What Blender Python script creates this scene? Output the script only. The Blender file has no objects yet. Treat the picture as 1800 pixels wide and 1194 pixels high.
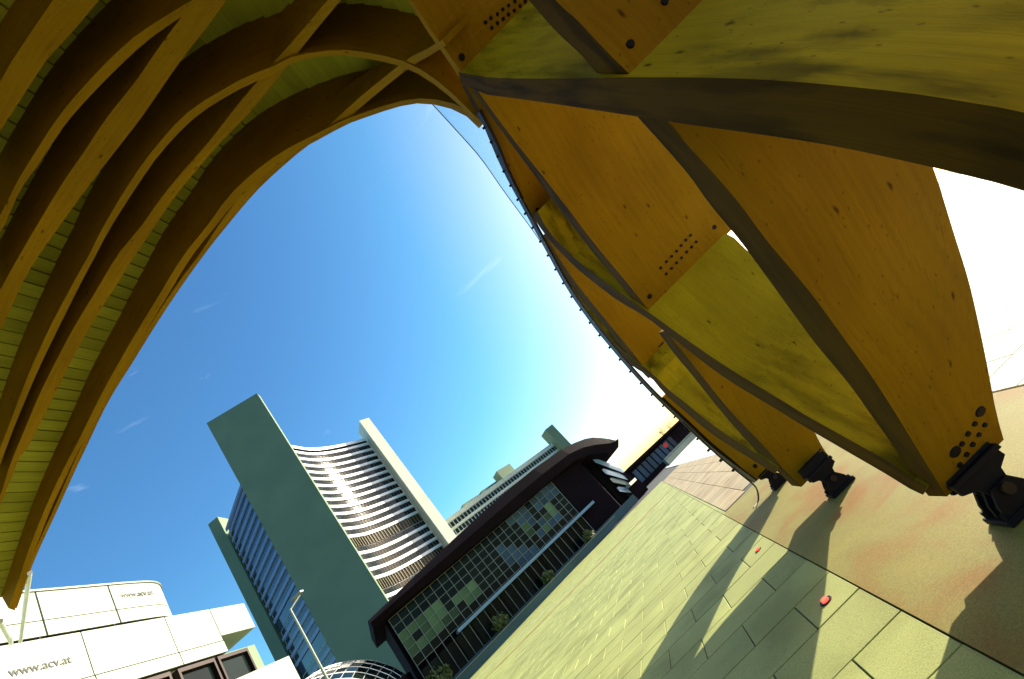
import bpy, bmesh, math, random
import numpy as np
from mathutils import Vector, Matrix
from mathutils.bvhtree import BVHTree
random.seed(7)
sc = bpy.context.scene
COL = sc.collection

# ------------------------------------------------------------------ camera
H = 1.6                       # eye height
FPX = 800.0                   # focal length in pixels of the 1800 px wide photograph
UPC = Vector((-.654, .651, .385)).normalized()      # world up seen in camera axes (right, up, forward)
fwd_w = Vector((0, math.sqrt(1 - UPC.z ** 2), UPC.z))
_y = Vector((0, 0, 1)) - UPC * UPC.z; _y.normalize()             # world Y in camera axes
_x = Vector((UPC.y * _y.z - UPC.z * _y.y, UPC.z * _y.x - UPC.x * _y.z, UPC.x * _y.y - UPC.y * _y.x))
_x = Vector((_x.x, _x.y, _x.z))
if _x.x < 0: _x = -_x
right_w = Vector((_x.x, _y.x, UPC.x)); up_w = Vector((_x.y, _y.y, UPC.y))
fwd_w = Vector((_x.z, _y.z, UPC.z))
EYE = Vector((0, 0, H))
cam_d = bpy.data.cameras.new('camera'); cam = bpy.data.objects.new('camera', cam_d); COL.objects.link(cam)
m = Matrix.Identity(4)
for i in range(3):
    m[i][0] = right_w[i]; m[i][1] = up_w[i]; m[i][2] = -fwd_w[i]; m[i][3] = EYE[i]
cam.matrix_world = m
cam_d.sensor_width = 36; cam_d.sensor_fit = 'HORIZONTAL'; cam_d.lens = 36 * FPX / 1800
cam_d.clip_start = .05; cam_d.clip_end = 3000
sc.camera = cam

# ------------------------------------------------------------------ light
SUN_AZ, SUN_EL = 46.0, 22.0           # azimuth clockwise from +Y
w = bpy.data.worlds.new('World'); sc.world = w; w.use_nodes = True
nt = w.node_tree; bg = nt.nodes['Background']
sky = nt.nodes.new('ShaderNodeTexSky'); sky.sky_type = 'NISHITA'; sky.sun_disc = False
sky.sun_elevation = math.radians(SUN_EL); sky.sun_rotation = math.radians(SUN_AZ)
sky.air_density = 1.0; sky.dust_density = 2.0; sky.ozone_density = 2.2
hs = nt.nodes.new('ShaderNodeHueSaturation'); hs.inputs['Saturation'].default_value = 1.6; hs.inputs['Hue'].default_value = .482
nt.links.new(sky.outputs[0], hs.inputs['Color'])
# thin cirrus streaks
tc = nt.nodes.new('ShaderNodeTexCoord'); mp = nt.nodes.new('ShaderNodeMapping')
mp.inputs['Rotation'].default_value = (0, 0, math.radians(25)); mp.inputs['Scale'].default_value = (1.6, 7, 11)
nz = nt.nodes.new('ShaderNodeTexNoise'); nz.inputs['Scale'].default_value = 1.7; nz.inputs['Detail'].default_value = 7; nz.inputs['Distortion'].default_value = .6
cr = nt.nodes.new('ShaderNodeValToRGB'); cr.color_ramp.elements[0].position = .66; cr.color_ramp.elements[1].position = 1.0
cr.color_ramp.elements[1].color = (.3, .3, .3, 1)
mx = nt.nodes.new('ShaderNodeMixRGB'); mx.inputs['Color2'].default_value = (7.5, 8.2, 9, 1)
nt.links.new(tc.outputs['Generated'], mp.inputs[0]); nt.links.new(mp.outputs[0], nz.inputs[0]); nt.links.new(nz.outputs[0], cr.inputs[0])
nt.links.new(cr.outputs[0], mx.inputs['Fac']); bw = nt.nodes.new('ShaderNodeRGBToBW'); mb = nt.nodes.new('ShaderNodeMath'); mb.operation = 'MULTIPLY'; mb.inputs[1].default_value = .36
lt = nt.nodes.new('ShaderNodeMixRGB'); lt.blend_type = 'LIGHTEN'; lt.inputs['Fac'].default_value = 1      # hazy air: no channel far below the brightness
nt.links.new(hs.outputs[0], bw.inputs[0]); nt.links.new(bw.outputs[0], mb.inputs[0]); nt.links.new(hs.outputs[0], lt.inputs['Color1']); nt.links.new(mb.outputs[0], lt.inputs['Color2'])
nt.links.new(lt.outputs[0], mx.inputs['Color1'])
nt.links.new(mx.outputs[0], bg.inputs[0]); bg.inputs[1].default_value = .13
sd = bpy.data.lights.new('sun', 'SUN'); sd.energy = 5; sd.angle = math.radians(.5); sd.color = (1, .92, .72)
so = bpy.data.objects.new('sun', sd); COL.objects.link(so)
a, e = math.radians(SUN_AZ), math.radians(SUN_EL)
SUND = Vector((math.sin(a) * math.cos(e), math.cos(a) * math.cos(e), math.sin(e)))
so.rotation_euler = SUND.to_track_quat('Z', 'Y').to_euler()
vs = sc.view_settings; vs.view_transform = 'Standard'; vs.look = 'None'; vs.gamma = 1; vs.exposure = 1.1; vs.use_curve_mapping = False
sc.cycles.use_denoising = True; sc.cycles.max_bounces = 8; sc.cycles.diffuse_bounces = 2

# ------------------------------------------------------------------ pixel -> direction
def ray(px, py):
    return right_w * (px - 900) + up_w * (597 - py) + fwd_w * FPX
def at_x(px, py, x): d = ray(px, py); return EYE + d * (x / d.x)
def at_y(px, py, y): d = ray(px, py); return EYE + d * (y / d.y)
def at_z(px, py, z): d = ray(px, py); return EYE + d * ((z - H) / d.z)
def at_d(px, py, dist): d = ray(px, py); return EYE + d * (dist / math.hypot(d.x, d.y))
def pol(az, d, z=0.0): a = math.radians(az); return Vector((math.sin(a) * d, math.cos(a) * d, z))

# ------------------------------------------------------------------ materials
def new_mat(name):
    mt = bpy.data.materials.new(name); mt.use_nodes = True
    n = mt.node_tree.nodes; return mt, n, mt.node_tree.links, n['Principled BSDF']
def ramp(n, stops):
    r = n.new('ShaderNodeValToRGB'); r.color_ramp.elements[0].position, r.color_ramp.elements[0].color = stops[0][0], (*stops[0][1], 1)
    r.color_ramp.elements[1].position, r.color_ramp.elements[1].color = stops[-1][0], (*stops[-1][1], 1)
    for p, c in stops[1:-1]:
        el = r.color_ramp.elements.new(p); el.color = (*c, 1)
    return r
def plain(name, col, rough=.6, var=.12, scale=3.0, metal=0.0, bump=.0, spec=.4, rnd=0.0):
    mt, n, l, b = new_mat(name)
    t = n.new('ShaderNodeTexCoord'); z = n.new('ShaderNodeTexNoise'); z.inputs['Scale'].default_value = scale; z.inputs['Detail'].default_value = 6
    l.new(t.outputs['Object'], z.inputs[0])
    r = ramp(n, [(.3, tuple(c * (1 - var) for c in col)), (.7, tuple(min(1, c * (1 + var)) for c in col))])
    l.new(z.outputs[0], r.inputs[0]); out = r.outputs[0]
    if rnd:
        oi = n.new('ShaderNodeObjectInfo'); h = n.new('ShaderNodeHueSaturation'); mr = n.new('ShaderNodeMapRange')
        mr.inputs['To Min'].default_value = 1 - rnd; mr.inputs['To Max'].default_value = 1 + rnd
        l.new(oi.outputs['Random'], mr.inputs[0]); l.new(mr.outputs[0], h.inputs['Value']); l.new(out, h.inputs['Color']); out = h.outputs[0]
    l.new(out, b.inputs['Base Color']); b.inputs['Roughness'].default_value = rough; b.inputs['Metallic'].default_value = metal
    b.inputs['Specular IOR Level'].default_value = spec
    if bump:
        bp = n.new('ShaderNodeBump'); bp.inputs['Strength'].default_value = bump; bp.inputs['Distance'].default_value = .02
        z2 = n.new('ShaderNodeTexNoise'); z2.inputs['Scale'].default_value = scale * 14; z2.inputs['Detail'].default_value = 8
        l.new(t.outputs['Object'], z2.inputs[0]); l.new(z2.outputs[0], bp.inputs['Height']); l.new(bp.outputs[0], b.inputs['Normal'])
    return mt
def timber(name, col, stain=0.0, knots=True, rnd=0.0):
    """grain runs along u of the uv map (metres)"""
    mt, n, l, b = new_mat(name)
    uv = n.new('ShaderNodeUVMap'); oi = n.new('ShaderNodeObjectInfo')
    ad = n.new('ShaderNodeVectorMath'); ad.operation = 'ADD'
    sc_ = n.new('ShaderNodeVectorMath'); sc_.operation = 'SCALE'; sc_.inputs['Scale'].default_value = 37.0
    cb = n.new('ShaderNodeCombineXYZ'); l.new(oi.outputs['Random'], cb.inputs[0]); l.new(oi.outputs['Random'], cb.inputs[1]); l.new(cb.outputs[0], sc_.inputs[0])
    l.new(uv.outputs[0], ad.inputs[0]); l.new(sc_.outputs[0], ad.inputs[1])
    def tex(su, sv, scale, detail=6, kind='ShaderNodeTexNoise'):
        mp = n.new('ShaderNodeMapping'); mp.inputs['Scale'].default_value = (su, sv, 1); l.new(ad.outputs[0], mp.inputs[0])
        t = n.new(kind); t.inputs['Scale'].default_value = scale
        if kind == 'ShaderNodeTexNoise': t.inputs['Detail'].default_value = detail
        l.new(mp.outputs[0], t.inputs['Vector']); return t
    g1 = tex(.5, 14, 2.0); g2 = tex(1.2, 60, 2.0); big = tex(.9, 1.4, 1.0, 3)
    r1 = ramp(n, [(.25, tuple(c * .86 for c in col)), (.55, col), (.8, tuple(min(1, c * 1.1) for c in col))]); l.new(g1.outputs[0], r1.inputs[0])
    out = r1.outputs[0]
    def mul(fac_out, colour, strength):
        nonlocal out
        x = n.new('ShaderNodeMixRGB'); x.blend_type = 'MULTIPLY'; x.inputs['Color2'].default_value = (*colour, 1)
        mm = n.new('ShaderNodeMath'); mm.operation = 'MULTIPLY'; mm.inputs[1].default_value = strength
        l.new(fac_out, mm.inputs[0]); l.new(mm.outputs[0], x.inputs['Fac']); l.new(out, x.inputs['Color1']); out = x.outputs[0]
    f2 = ramp(n, [(.45, (0, 0, 0)), (.8, (1, 1, 1))]); l.new(g2.outputs[0], f2.inputs[0]); mul(f2.outputs[0], (.45, .4, .35), .35)
    fb = ramp(n, [(.4, (0, 0, 0)), (.75, (1, 1, 1))]); l.new(big.outputs[0], fb.inputs[0]); mul(fb.outputs[0], (.55, .5, .42), .55)
    if knots:
        for su, sv, sc2, t0, t1, st in ((1.0, 2.6, 3.1, .04, .11, .85), (1.6, 3.4, 7.5, .05, .16, .6), (.5, 9, 3.0, .03, .12, .5)):
            k = tex(su, sv, sc2, kind='ShaderNodeTexVoronoi'); kr = ramp(n, [(t0, (1, 1, 1)), (t1, (0, 0, 0))]); l.new(k.outputs['Distance'], kr.inputs[0]); mul(kr.outputs[0], (.18, .13, .1), st)
    if stain:
        s = tex(.9, 3.2, 2.3, 9); s2 = tex(.35, .7, 1.3, 2)
        sr = ramp(n, [(.44, (0, 0, 0)), (.62, (1, 1, 1))]); l.new(s.outputs[0], sr.inputs[0])
        sr2 = ramp(n, [(.36, (0, 0, 0)), (.58, (1, 1, 1))]); l.new(s2.outputs[0], sr2.inputs[0])
        mm = n.new('ShaderNodeMath'); mm.operation = 'MULTIPLY'; l.new(sr.outputs[0], mm.inputs[0]); l.new(sr2.outputs[0], mm.inputs[1])
        mul(mm.outputs[0], (.22, .22, .18), stain)
    if rnd:
        h = n.new('ShaderNodeHueSaturation'); mr = n.new('ShaderNodeMapRange'); mr.inputs['To Min'].default_value = 1 - rnd; mr.inputs['To Max'].default_value = 1 + rnd
        l.new(oi.outputs['Random'], mr.inputs[0]); l.new(mr.outputs[0], h.inputs['Value']); l.new(out, h.inputs['Color']); out = h.outputs[0]
    l.new(out, b.inputs['Base Color']); b.inputs['Roughness'].default_value = .75; b.inputs['Specular IOR Level'].default_value = .08
    bp = n.new('ShaderNodeBump'); bp.inputs['Strength'].default_value = .35; bp.inputs['Distance'].default_value = .004
    l.new(g2.outputs[0], bp.inputs['Height']); l.new(bp.outputs[0], b.inputs['Normal'])
    return mt
def stone(name, col, stain_col=None, rnd=.1, rough=.75, spec=.3):
    mt, n, l, b = new_mat(name)
    t = n.new('ShaderNodeTexCoord'); ge = n.new('ShaderNodeNewGeometry')
    z = n.new('ShaderNodeTexNoise'); z.inputs['Scale'].default_value = 1.1; z.inputs['Detail'].default_value = 7; z.inputs['Distortion'].default_value = .5; l.new(ge.outputs['Position'], z.inputs[0])
    f = n.new('ShaderNodeTexNoise'); f.inputs['Scale'].default_value = 95; f.inputs['Detail'].default_value = 4; l.new(ge.outputs['Position'], f.inputs[0])
    lo = stain_col or tuple(c * .8 for c in col)
    r = ramp(n, [(.32, lo), (.5, col), (.72, tuple(min(1, c * 1.18) for c in col))]); l.new(z.outputs[0], r.inputs[0])
    fr = ramp(n, [(.3, (.66, .66, .66)), (.65, (1.1, 1.1, 1.1))]); l.new(f.outputs[0], fr.inputs[0])
    x = n.new('ShaderNodeMixRGB'); x.blend_type = 'MULTIPLY'; x.inputs['Fac'].default_value = .9; l.new(r.outputs[0], x.inputs[1]); l.new(fr.outputs[0], x.inputs[2])
    oi = n.new('ShaderNodeObjectInfo'); h = n.new('ShaderNodeHueSaturation'); mr = n.new('ShaderNodeMapRange'); mr.inputs['To Min'].default_value = 1 - rnd; mr.inputs['To Max'].default_value = 1 + rnd
    l.new(oi.outputs['Random'], mr.inputs[0]); l.new(mr.outputs[0], h.inputs['Value']); l.new(x.outputs[0], h.inputs['Color'])
    l.new(h.outputs[0], b.inputs['Base Color']); b.inputs['Roughness'].default_value = rough; b.inputs['Specular IOR Level'].default_value = spec
    bp = n.new('ShaderNodeBump'); bp.inputs['Strength'].default_value = .25; bp.inputs['Distance'].default_value = .003; l.new(f.outputs[0], bp.inputs['Height']); l.new(bp.outputs[0], b.inputs['Normal'])
    return mt
def glass(name, col, rough=.06, rnd=.25, spec=.5):
    return plain(name, col, rough, .25, .6, 0, 0, spec, rnd)

M = dict(
    gold=timber('golden_timber', (.30, .155, .002), 0),
    stained=timber('weathered_timber', (.44, .32, .008), .9),
    edge=timber('shaded_weathered_beam_edge', (.085, .040, .001), .8, False),  # darker than the other timber: shade painted in, plus mould stains
    board=timber('roof_board_timber', (.40, .37, .05), 0, False, .12),
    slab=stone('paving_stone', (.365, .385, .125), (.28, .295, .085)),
    bright=stone('glare_white_paving_stone', (.80, .82, .68), (.72, .75, .58), .05),  # whitened version of the paving, glare painted into the base colour
    band=stone('stained_concrete', (.24, .205, .04), (.25, .115, .009), .0),
    pink=stone('pink_paving_stone', (.44, .34, .19), (.36, .25, .13), .12),
    joint=plain('dark_joint_sand', (.05, .05, .035), .9, .2, 5),
    asphalt=plain('dark_asphalt', (.05, .055, .055), .85, .2, 2, bump=.2),
    redline=stone('rust_red_paving_line', (.34, .13, .06), None, .05),
    whiteline=stone('white_paving_line', (.75, .77, .66), None, .02),
    steel=plain('black_steel', (.009, .006, .008), .6, .2, 8, 0, 0, .15),
    galv=plain('pale_steel', (.6, .62, .63), .4, .1, 8, .5),
    darkmetal=plain('dark_red_brown_metal', (.022, .009, .007), .5, .2, 4, .3),
    concrete=plain('grey_green_concrete', (.165, .235, .14), .8, .08, .12, bump=.1),
    palecon=plain('pale_concrete', (.62, .65, .52), .8, .08, .15),
    white=plain('white_panel', (.31, .345, .28), .55, .04, .4),
    spandrel=plain('white_metal_spandrel', (.80, .82, .78), .3, .05, .3, 0, 0, .6),
    bluespandrel=plain('blue_grey_spandrel', (.16, .22, .34), .4, .12, .3),
    win=glass('dark_window_glass', (.012, .018, .02), .12, .4, .12),
    bluewin=glass('blue_black_window_glass', (.012, .018, .045)),
    mech=plain('golden_brown_louvre', (.20, .15, .05), .6, .2, 1),
    black=plain('black_cladding', (.008, .004, .006), .85, .25, .35, 0, 0, .08),
    pane=glass('dark_pavilion_glass', (.006, .010, .008), .1, .5, .1),
    panegreen=glass('pale_green_reflection', (.085, .14, .06), .25, .6, .15),  # green tint paints in the reflection of a sunlit building
    paneblue=glass('blue_grey_panel', (.04, .08, .12), .2, .35, .15),
    mullion=plain('grey_metal_mullion', (.24, .26, .22), .5, .1, 2, .2),
    bluestrip=plain('pale_blue_canopy_edge', (.20, .31, .40), .5, .1, .5),
    letter=plain('dark_grey_lettering', (.025, .03, .025), .6, .05, 3),
    red=plain('red_plastic', (.75, .03, .02), .35, .05, 9),
    leaf=plain('yellow_green_leaf', (.11, .13, .03), .6, .4, 3, 0, 0, .3, .2),
    bark=plain('grey_bark', (.07, .06, .05), .9, .3, 6),
    teal=plain('teal_grey_wall', (.07, .115, .11), .7, .15, .3),
    cable=plain('black_rubber_cable', (.01, .01, .01), .5, .1, 9),
)
mt, n_, l_, b_ = new_mat('clear_glass_strip'); b_.inputs['Base Color'].default_value = (.55, .85, .95, 1); b_.inputs['Roughness'].default_value = .03
tb = n_.new('ShaderNodeBsdfTransparent'); tb.inputs[0].default_value = (.80, .92, .96, 1); ms = n_.new('ShaderNodeMixShader'); ms.inputs[0].default_value = .12
l_.new(tb.outputs[0], ms.inputs[1]); l_.new(b_.outputs[0], ms.inputs[2]); l_.new(ms.outputs[0], n_['Material Output'].inputs[0]); M['glass'] = mt
mt, n_, l_, b_ = new_mat('red_lamp_lens'); b_.inputs['Base Color'].default_value = (.8, .03, .02, 1); b_.inputs['Emission Color'].default_value = (1, .04, .02, 1); b_.inputs['Emission Strength'].default_value = 2.5; M['redlamp'] = mt

# ------------------------------------------------------------------ object helpers
def link(name, me, mat=None, parent=None):
    o = bpy.data.objects.new(name, me); COL.objects.link(o)
    if mat is not None and me is not None and not me.materials: me.materials.append(mat)
    if parent is not None: o.parent = parent
    return o
def empty(name, loc=(0, 0, 0)):
    o = bpy.data.objects.new(name, None); COL.objects.link(o); o.location = loc; return o
def part(name, me, mat, parent):
    """mesh in world coordinates under a parent that may have a location"""
    o = link(name, me, mat, parent); p = parent; off = Vector()
    while p is not None: off += Vector(p.location); p = p.parent
    o.location = -off; return o
def tag(o, label=None, cat=None, group=None, kind=None):
    for k, v in (('label', label), ('category', cat), ('group', group), ('kind', kind)):
        if v: o[k] = v
    return o
def mesh(verts, faces, uvs=None, smooth=False):
    me = bpy.data.meshes.new('m'); me.from_pydata([tuple(v) for v in verts], [], faces)
    if uvs is not None:
        ul = me.uv_layers.new(name='UVMap')
        for p in me.polygons:
            for li, vi in zip(p.loop_indices, range(len(p.vertices))): ul.data[li].uv = uvs[p.index][vi]
    if smooth:
        for p in me.polygons: p.use_smooth = True
    me.update(); return me
BOXF = [(0, 3, 2, 1), (4, 5, 6, 7), (0, 1, 5, 4), (1, 2, 6, 5), (2, 3, 7, 6), (3, 0, 4, 7)]
def box_me(x0, x1, y0, y1, z0, z1, bev=0.0):
    me = mesh([(x0, y0, z0), (x1, y0, z0), (x1, y1, z0), (x0, y1, z0), (x0, y0, z1), (x1, y0, z1), (x1, y1, z1), (x0, y1, z1)], BOXF)
    if bev:
        bm = bmesh.new(); bm.from_mesh(me); bmesh.ops.bevel(bm, geom=bm.edges[:], offset=bev, segments=1, affect='EDGES'); bm.to_mesh(me); bm.free()
    return me
def prism_me(foot, z0, z1):
    n = len(foot); zz0 = z0 if hasattr(z0, '__len__') else [z0] * n; zz1 = z1 if hasattr(z1, '__len__') else [z1] * n
    v = [(p[0], p[1], zz0[i]) for i, p in enumerate(foot)] + [(p[0], p[1], zz1[i]) for i, p in enumerate(foot)]
    f = [tuple(range(n - 1, -1, -1)), tuple(range(n, 2 * n))] + [(i, (i + 1) % n, n + (i + 1) % n, n + i) for i in range(n)]
    me = mesh(v, f); bm = bmesh.new(); bm.from_mesh(me); bmesh.ops.recalc_face_normals(bm, faces=bm.faces[:]); bm.to_mesh(me); bm.free(); return me
def join_me(meshes):
    bm = bmesh.new()
    for q in meshes: bm.from_mesh(q)
    me = bpy.data.meshes.new('j'); bm.to_mesh(me); bm.free(); return me
def tube_me(pts, r, seg=8, r1=None):
    pts = [Vector(p) for p in pts]; v, f = [], []; n = len(pts)
    for i, p in enumerate(pts):
        t = (pts[min(i + 1, n - 1)] - pts[max(i - 1, 0)]).normalized(); u = t.orthogonal().normalized() if i == 0 else (u - t * u.dot(t)).normalized(); q = t.cross(u)
        rr = r if r1 is None else r + (r1 - r) * i / (n - 1)
        for k in range(seg):
            a = 2 * math.pi * k / seg; v.append(p + u * rr * math.cos(a) + q * rr * math.sin(a))
        if i:
            for k in range(seg): f.append(((i - 1) * seg + k, (i - 1) * seg + (k + 1) % seg, i * seg + (k + 1) % seg, i * seg + k))
    f += [tuple(range(seg - 1, -1, -1)), tuple(range((n - 1) * seg, n * seg))]
    return mesh(v, f, smooth=False)
def strip_me(line, z0, z1, thick, closed_dir=None):
    """a wall strip following a plan polyline, thick towards the left-hand normal"""
    v, f = [], []; n = len(line)
    for i in range(n):
        p = Vector(line[i]).to_2d(); t = (Vector(line[min(i + 1, n - 1)]).to_2d() - Vector(line[max(i - 1, 0)]).to_2d()).normalized(); nn = Vector((t.y, -t.x))
        q = p + nn * thick
        v += [(p.x, p.y, z0), (q.x, q.y, z0), (q.x, q.y, z1), (p.x, p.y, z1)]
        if i:
            a, b = (i - 1) * 4, i * 4
            for k in range(4): f.append((a + k, a + (k + 1) % 4, b + (k + 1) % 4, b + k))
    f += [(0, 3, 2, 1), (4 * n - 4, 4 * n - 3, 4 * n - 2, 4 * n - 1)]
    me = mesh(v, f); bm = bmesh.new(); bm.from_mesh(me); bmesh.ops.recalc_face_normals(bm, faces=bm.faces[:]); bm.to_mesh(me); bm.free(); return me
def crom(pts, n):
    """resample a polyline smoothly (Catmull-Rom) at n stations of equal length"""
    P = np.array([tuple(p) for p in pts], float); out = []
    Q = np.vstack([2 * P[0] - P[1], P, 2 * P[-1] - P[-2]])
    for i in range(1, len(Q) - 2):
        for t in np.linspace(0, 1, 12, endpoint=False):
            a, b, c, d = Q[i - 1], Q[i], Q[i + 1], Q[i + 2]
            out.append(.5 * (2 * b + (c - a) * t + (2 * a - 5 * b + 4 * c - d) * t * t + (3 * b - a - 3 * c + d) * t ** 3))
    out.append(P[-1]); out = np.array(out)
    s = np.concatenate([[0], np.cumsum(np.linalg.norm(np.diff(out, axis=0), axis=1))]); t = np.linspace(0, s[-1], n)
    return np.stack([np.interp(t, s, out[:, k]) for k in range(out.shape[1])], 1)

# ================================================================== the ground
ground = tag(link('ground', mesh([(-1500, -1500, -.06), (1500, -1500, -.06), (1500, 1500, -.06), (-1500, 1500, -.06)], [(0, 1, 2, 3)]), M['asphalt']), kind='structure')
plaza = tag(link('plaza', box_me(-70, .52, -6, 54, -.055, -.012), M['joint']), kind='structure')
ROW, Y0, LEN, GAP = .606, 3.758, .96, .012
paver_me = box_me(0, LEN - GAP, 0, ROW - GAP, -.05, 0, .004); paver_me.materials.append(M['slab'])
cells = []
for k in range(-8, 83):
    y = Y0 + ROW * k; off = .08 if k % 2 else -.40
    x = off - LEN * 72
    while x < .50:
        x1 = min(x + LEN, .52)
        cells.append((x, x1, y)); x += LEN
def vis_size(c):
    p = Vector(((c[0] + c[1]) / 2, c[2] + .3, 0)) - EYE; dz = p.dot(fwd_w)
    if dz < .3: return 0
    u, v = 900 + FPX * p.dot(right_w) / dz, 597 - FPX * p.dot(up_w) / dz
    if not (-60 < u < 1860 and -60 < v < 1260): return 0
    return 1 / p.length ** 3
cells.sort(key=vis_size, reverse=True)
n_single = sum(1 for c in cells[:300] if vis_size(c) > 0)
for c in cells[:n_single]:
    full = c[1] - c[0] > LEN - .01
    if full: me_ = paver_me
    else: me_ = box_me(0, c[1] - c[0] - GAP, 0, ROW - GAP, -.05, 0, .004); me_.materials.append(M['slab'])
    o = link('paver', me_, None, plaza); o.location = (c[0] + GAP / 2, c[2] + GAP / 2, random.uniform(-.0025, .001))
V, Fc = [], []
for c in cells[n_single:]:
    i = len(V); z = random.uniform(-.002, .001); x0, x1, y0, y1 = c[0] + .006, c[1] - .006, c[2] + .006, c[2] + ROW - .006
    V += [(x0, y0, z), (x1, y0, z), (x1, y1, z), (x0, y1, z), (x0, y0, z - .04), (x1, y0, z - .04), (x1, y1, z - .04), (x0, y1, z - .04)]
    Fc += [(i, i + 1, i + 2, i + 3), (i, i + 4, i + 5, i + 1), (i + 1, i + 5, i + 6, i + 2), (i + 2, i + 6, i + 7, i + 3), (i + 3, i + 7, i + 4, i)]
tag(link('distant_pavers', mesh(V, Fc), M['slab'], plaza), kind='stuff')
# concrete band that carries the feet
tag(link('concrete_band', box_me(.526, 2.76, -8, 10.9, -.055, .004), M['band']), kind='structure')
# continuation of the band in pinkish slabs
pinkb = tag(link('pink_paving', box_me(.60, 3.0, 11.0, 52, -.055, -.010), M['joint']), kind='structure')
pk = box_me(0, .588, 0, .588, -.04, 0, .004); pk.materials.append(M['pink'])
for i in range(4):
    for j in range(66):
        o = link('pink_paver', pk, None, pinkb); o.location = (.61 + i * .6, 11.06 + j * .6 + (.3 if i % 2 else 0), .002 + random.uniform(-.001, .002))
fl = tag(link('filler_paving', box_me(.526, .594, 10.95, 54, -.055, -.004), M['slab']), kind='structure')
# plaza outside the feet: same paving, sun glare put into its pale colour
outer = tag(link('outer_plaza', box_me(2.79, 60, -30, 10.98, -.055, -.013), M['joint']), kind='structure')
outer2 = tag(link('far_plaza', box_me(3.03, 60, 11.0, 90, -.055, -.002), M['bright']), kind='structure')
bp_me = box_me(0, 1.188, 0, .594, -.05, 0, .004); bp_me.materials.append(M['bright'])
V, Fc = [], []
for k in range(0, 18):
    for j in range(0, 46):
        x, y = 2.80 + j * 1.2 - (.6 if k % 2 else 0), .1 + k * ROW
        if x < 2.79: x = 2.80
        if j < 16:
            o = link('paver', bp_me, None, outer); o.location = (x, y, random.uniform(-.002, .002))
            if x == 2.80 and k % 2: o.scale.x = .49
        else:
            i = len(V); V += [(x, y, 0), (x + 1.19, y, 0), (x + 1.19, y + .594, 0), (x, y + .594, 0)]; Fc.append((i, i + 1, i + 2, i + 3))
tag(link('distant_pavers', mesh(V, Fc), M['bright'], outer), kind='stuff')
# inlaid lines
def ground_strip(name, pts, wdt, mat, z):
    v, f = [], []
    for i, p in enumerate(pts):
        p = Vector(p); t = (Vector(pts[min(i + 1, len(pts) - 1)]) - Vector(pts[max(i - 1, 0)])).normalized(); nn = Vector((-t.y, t.x)) * wdt / 2
        v += [(p.x + nn.x, p.y + nn.y, z), (p.x - nn.x, p.y - nn.y, z)]
        if i: f.append((2 * i - 2, 2 * i - 1, 2 * i + 1, 2 * i))
    return tag(link(name, mesh(v, f), mat), kind='structure')
ground_strip('red_paving_line', [(-25, 29.2), (-11, 28.6), (-6, 29.2), (-1.4, 30.3), (.5, 30.6)], .42, M['redline'], .006)
ground_strip('white_paving_line', [(-30, 36), (-19, 35.2), (-11, 35.5)], .25, M['whiteline'], .006)
# floor lamps
for (px, py, lab) in ((1333, 967, 'small red floor light in the paving beside the far shadow'), (1452, 1057, 'larger red floor light with a dark ring in the shaded paving')):
    g = at_z(px, py, 0); fl = empty('floor_light', (g.x, g.y, .002)); tag(fl, lab, 'floor light', 'red floor lights')
    r0 = .034 if py > 1000 else .03
    def disc(r, z0, z1, rin=0):
        bm = bmesh.new(); bmesh.ops.create_cone(bm, cap_ends=True, segments=24, radius1=r, radius2=r * .85, depth=z1 - z0, matrix=Matrix.Translation((0, 0, (z0 + z1) / 2))); me = bpy.data.meshes.new('d'); bm.to_mesh(me); bm.free(); return me
    link('ring', disc(r0 * 1.9, -.01, .004), M['steel'], fl); link('lens', disc(r0, -.01, .02), M['redlamp'], fl)

# ================================================================== timber canopy
canopy = tag(empty('timber_canopy', (1.5, 6.4, 0)), 'curved golden timber lattice canopy on steel hinged feet arching over the plaza', 'canopy')
# section of the inner shell in the XZ plane, seen from the eye as radius over angle
SEC = [(1.2, -1.0), (1.2, 0), (1.2, 1.5), (1.2, 3.0), (1.2, 4.2), (1.19, 4.8), (1.1, 5.5), (.62, 6.4), (-.47, 7.2), (-1.63, 7.5), (-3.1, 7.55), (-5.7, 7.3), (-7.9, 6.85), (-10.5, 6.1), (-14, 4.6)]
_s = crom(SEC, 500); _phi = np.arctan2(_s[:, 1] - H, _s[:, 0]); _R = np.hypot(_s[:, 1] - H, _s[:, 0])
_tx = np.gradient(_s[:, 0]); _tz = np.gradient(_s[:, 1]); _nx = _tz / np.hypot(_tx, _tz); _nz = -_tx / np.hypot(_tx, _tz)
def shell(px, py, off=0.0):
    d = ray(px, py); phi = math.atan2(d.z, d.x); R = float(np.interp(phi, _phi, _R))
    p = EYE + d * (R / math.hypot(d.x, d.z)); n = Vector((float(np.interp(phi, _phi, _nx)), 0, float(np.interp(phi, _phi, _nz)))).normalized()
    if off: p = EYE + (p - EYE) * (1 + off / R)
    return p, n
bvhs = {}
def rib_depth(x): return float(np.interp(x, [-12, -8, -6.3, -4.7, -3.75, -2, -.6, 0, .64, 1.1], [.28, .32, .38, .5, .53, .72, .87, .82, .62, .5]))
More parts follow.
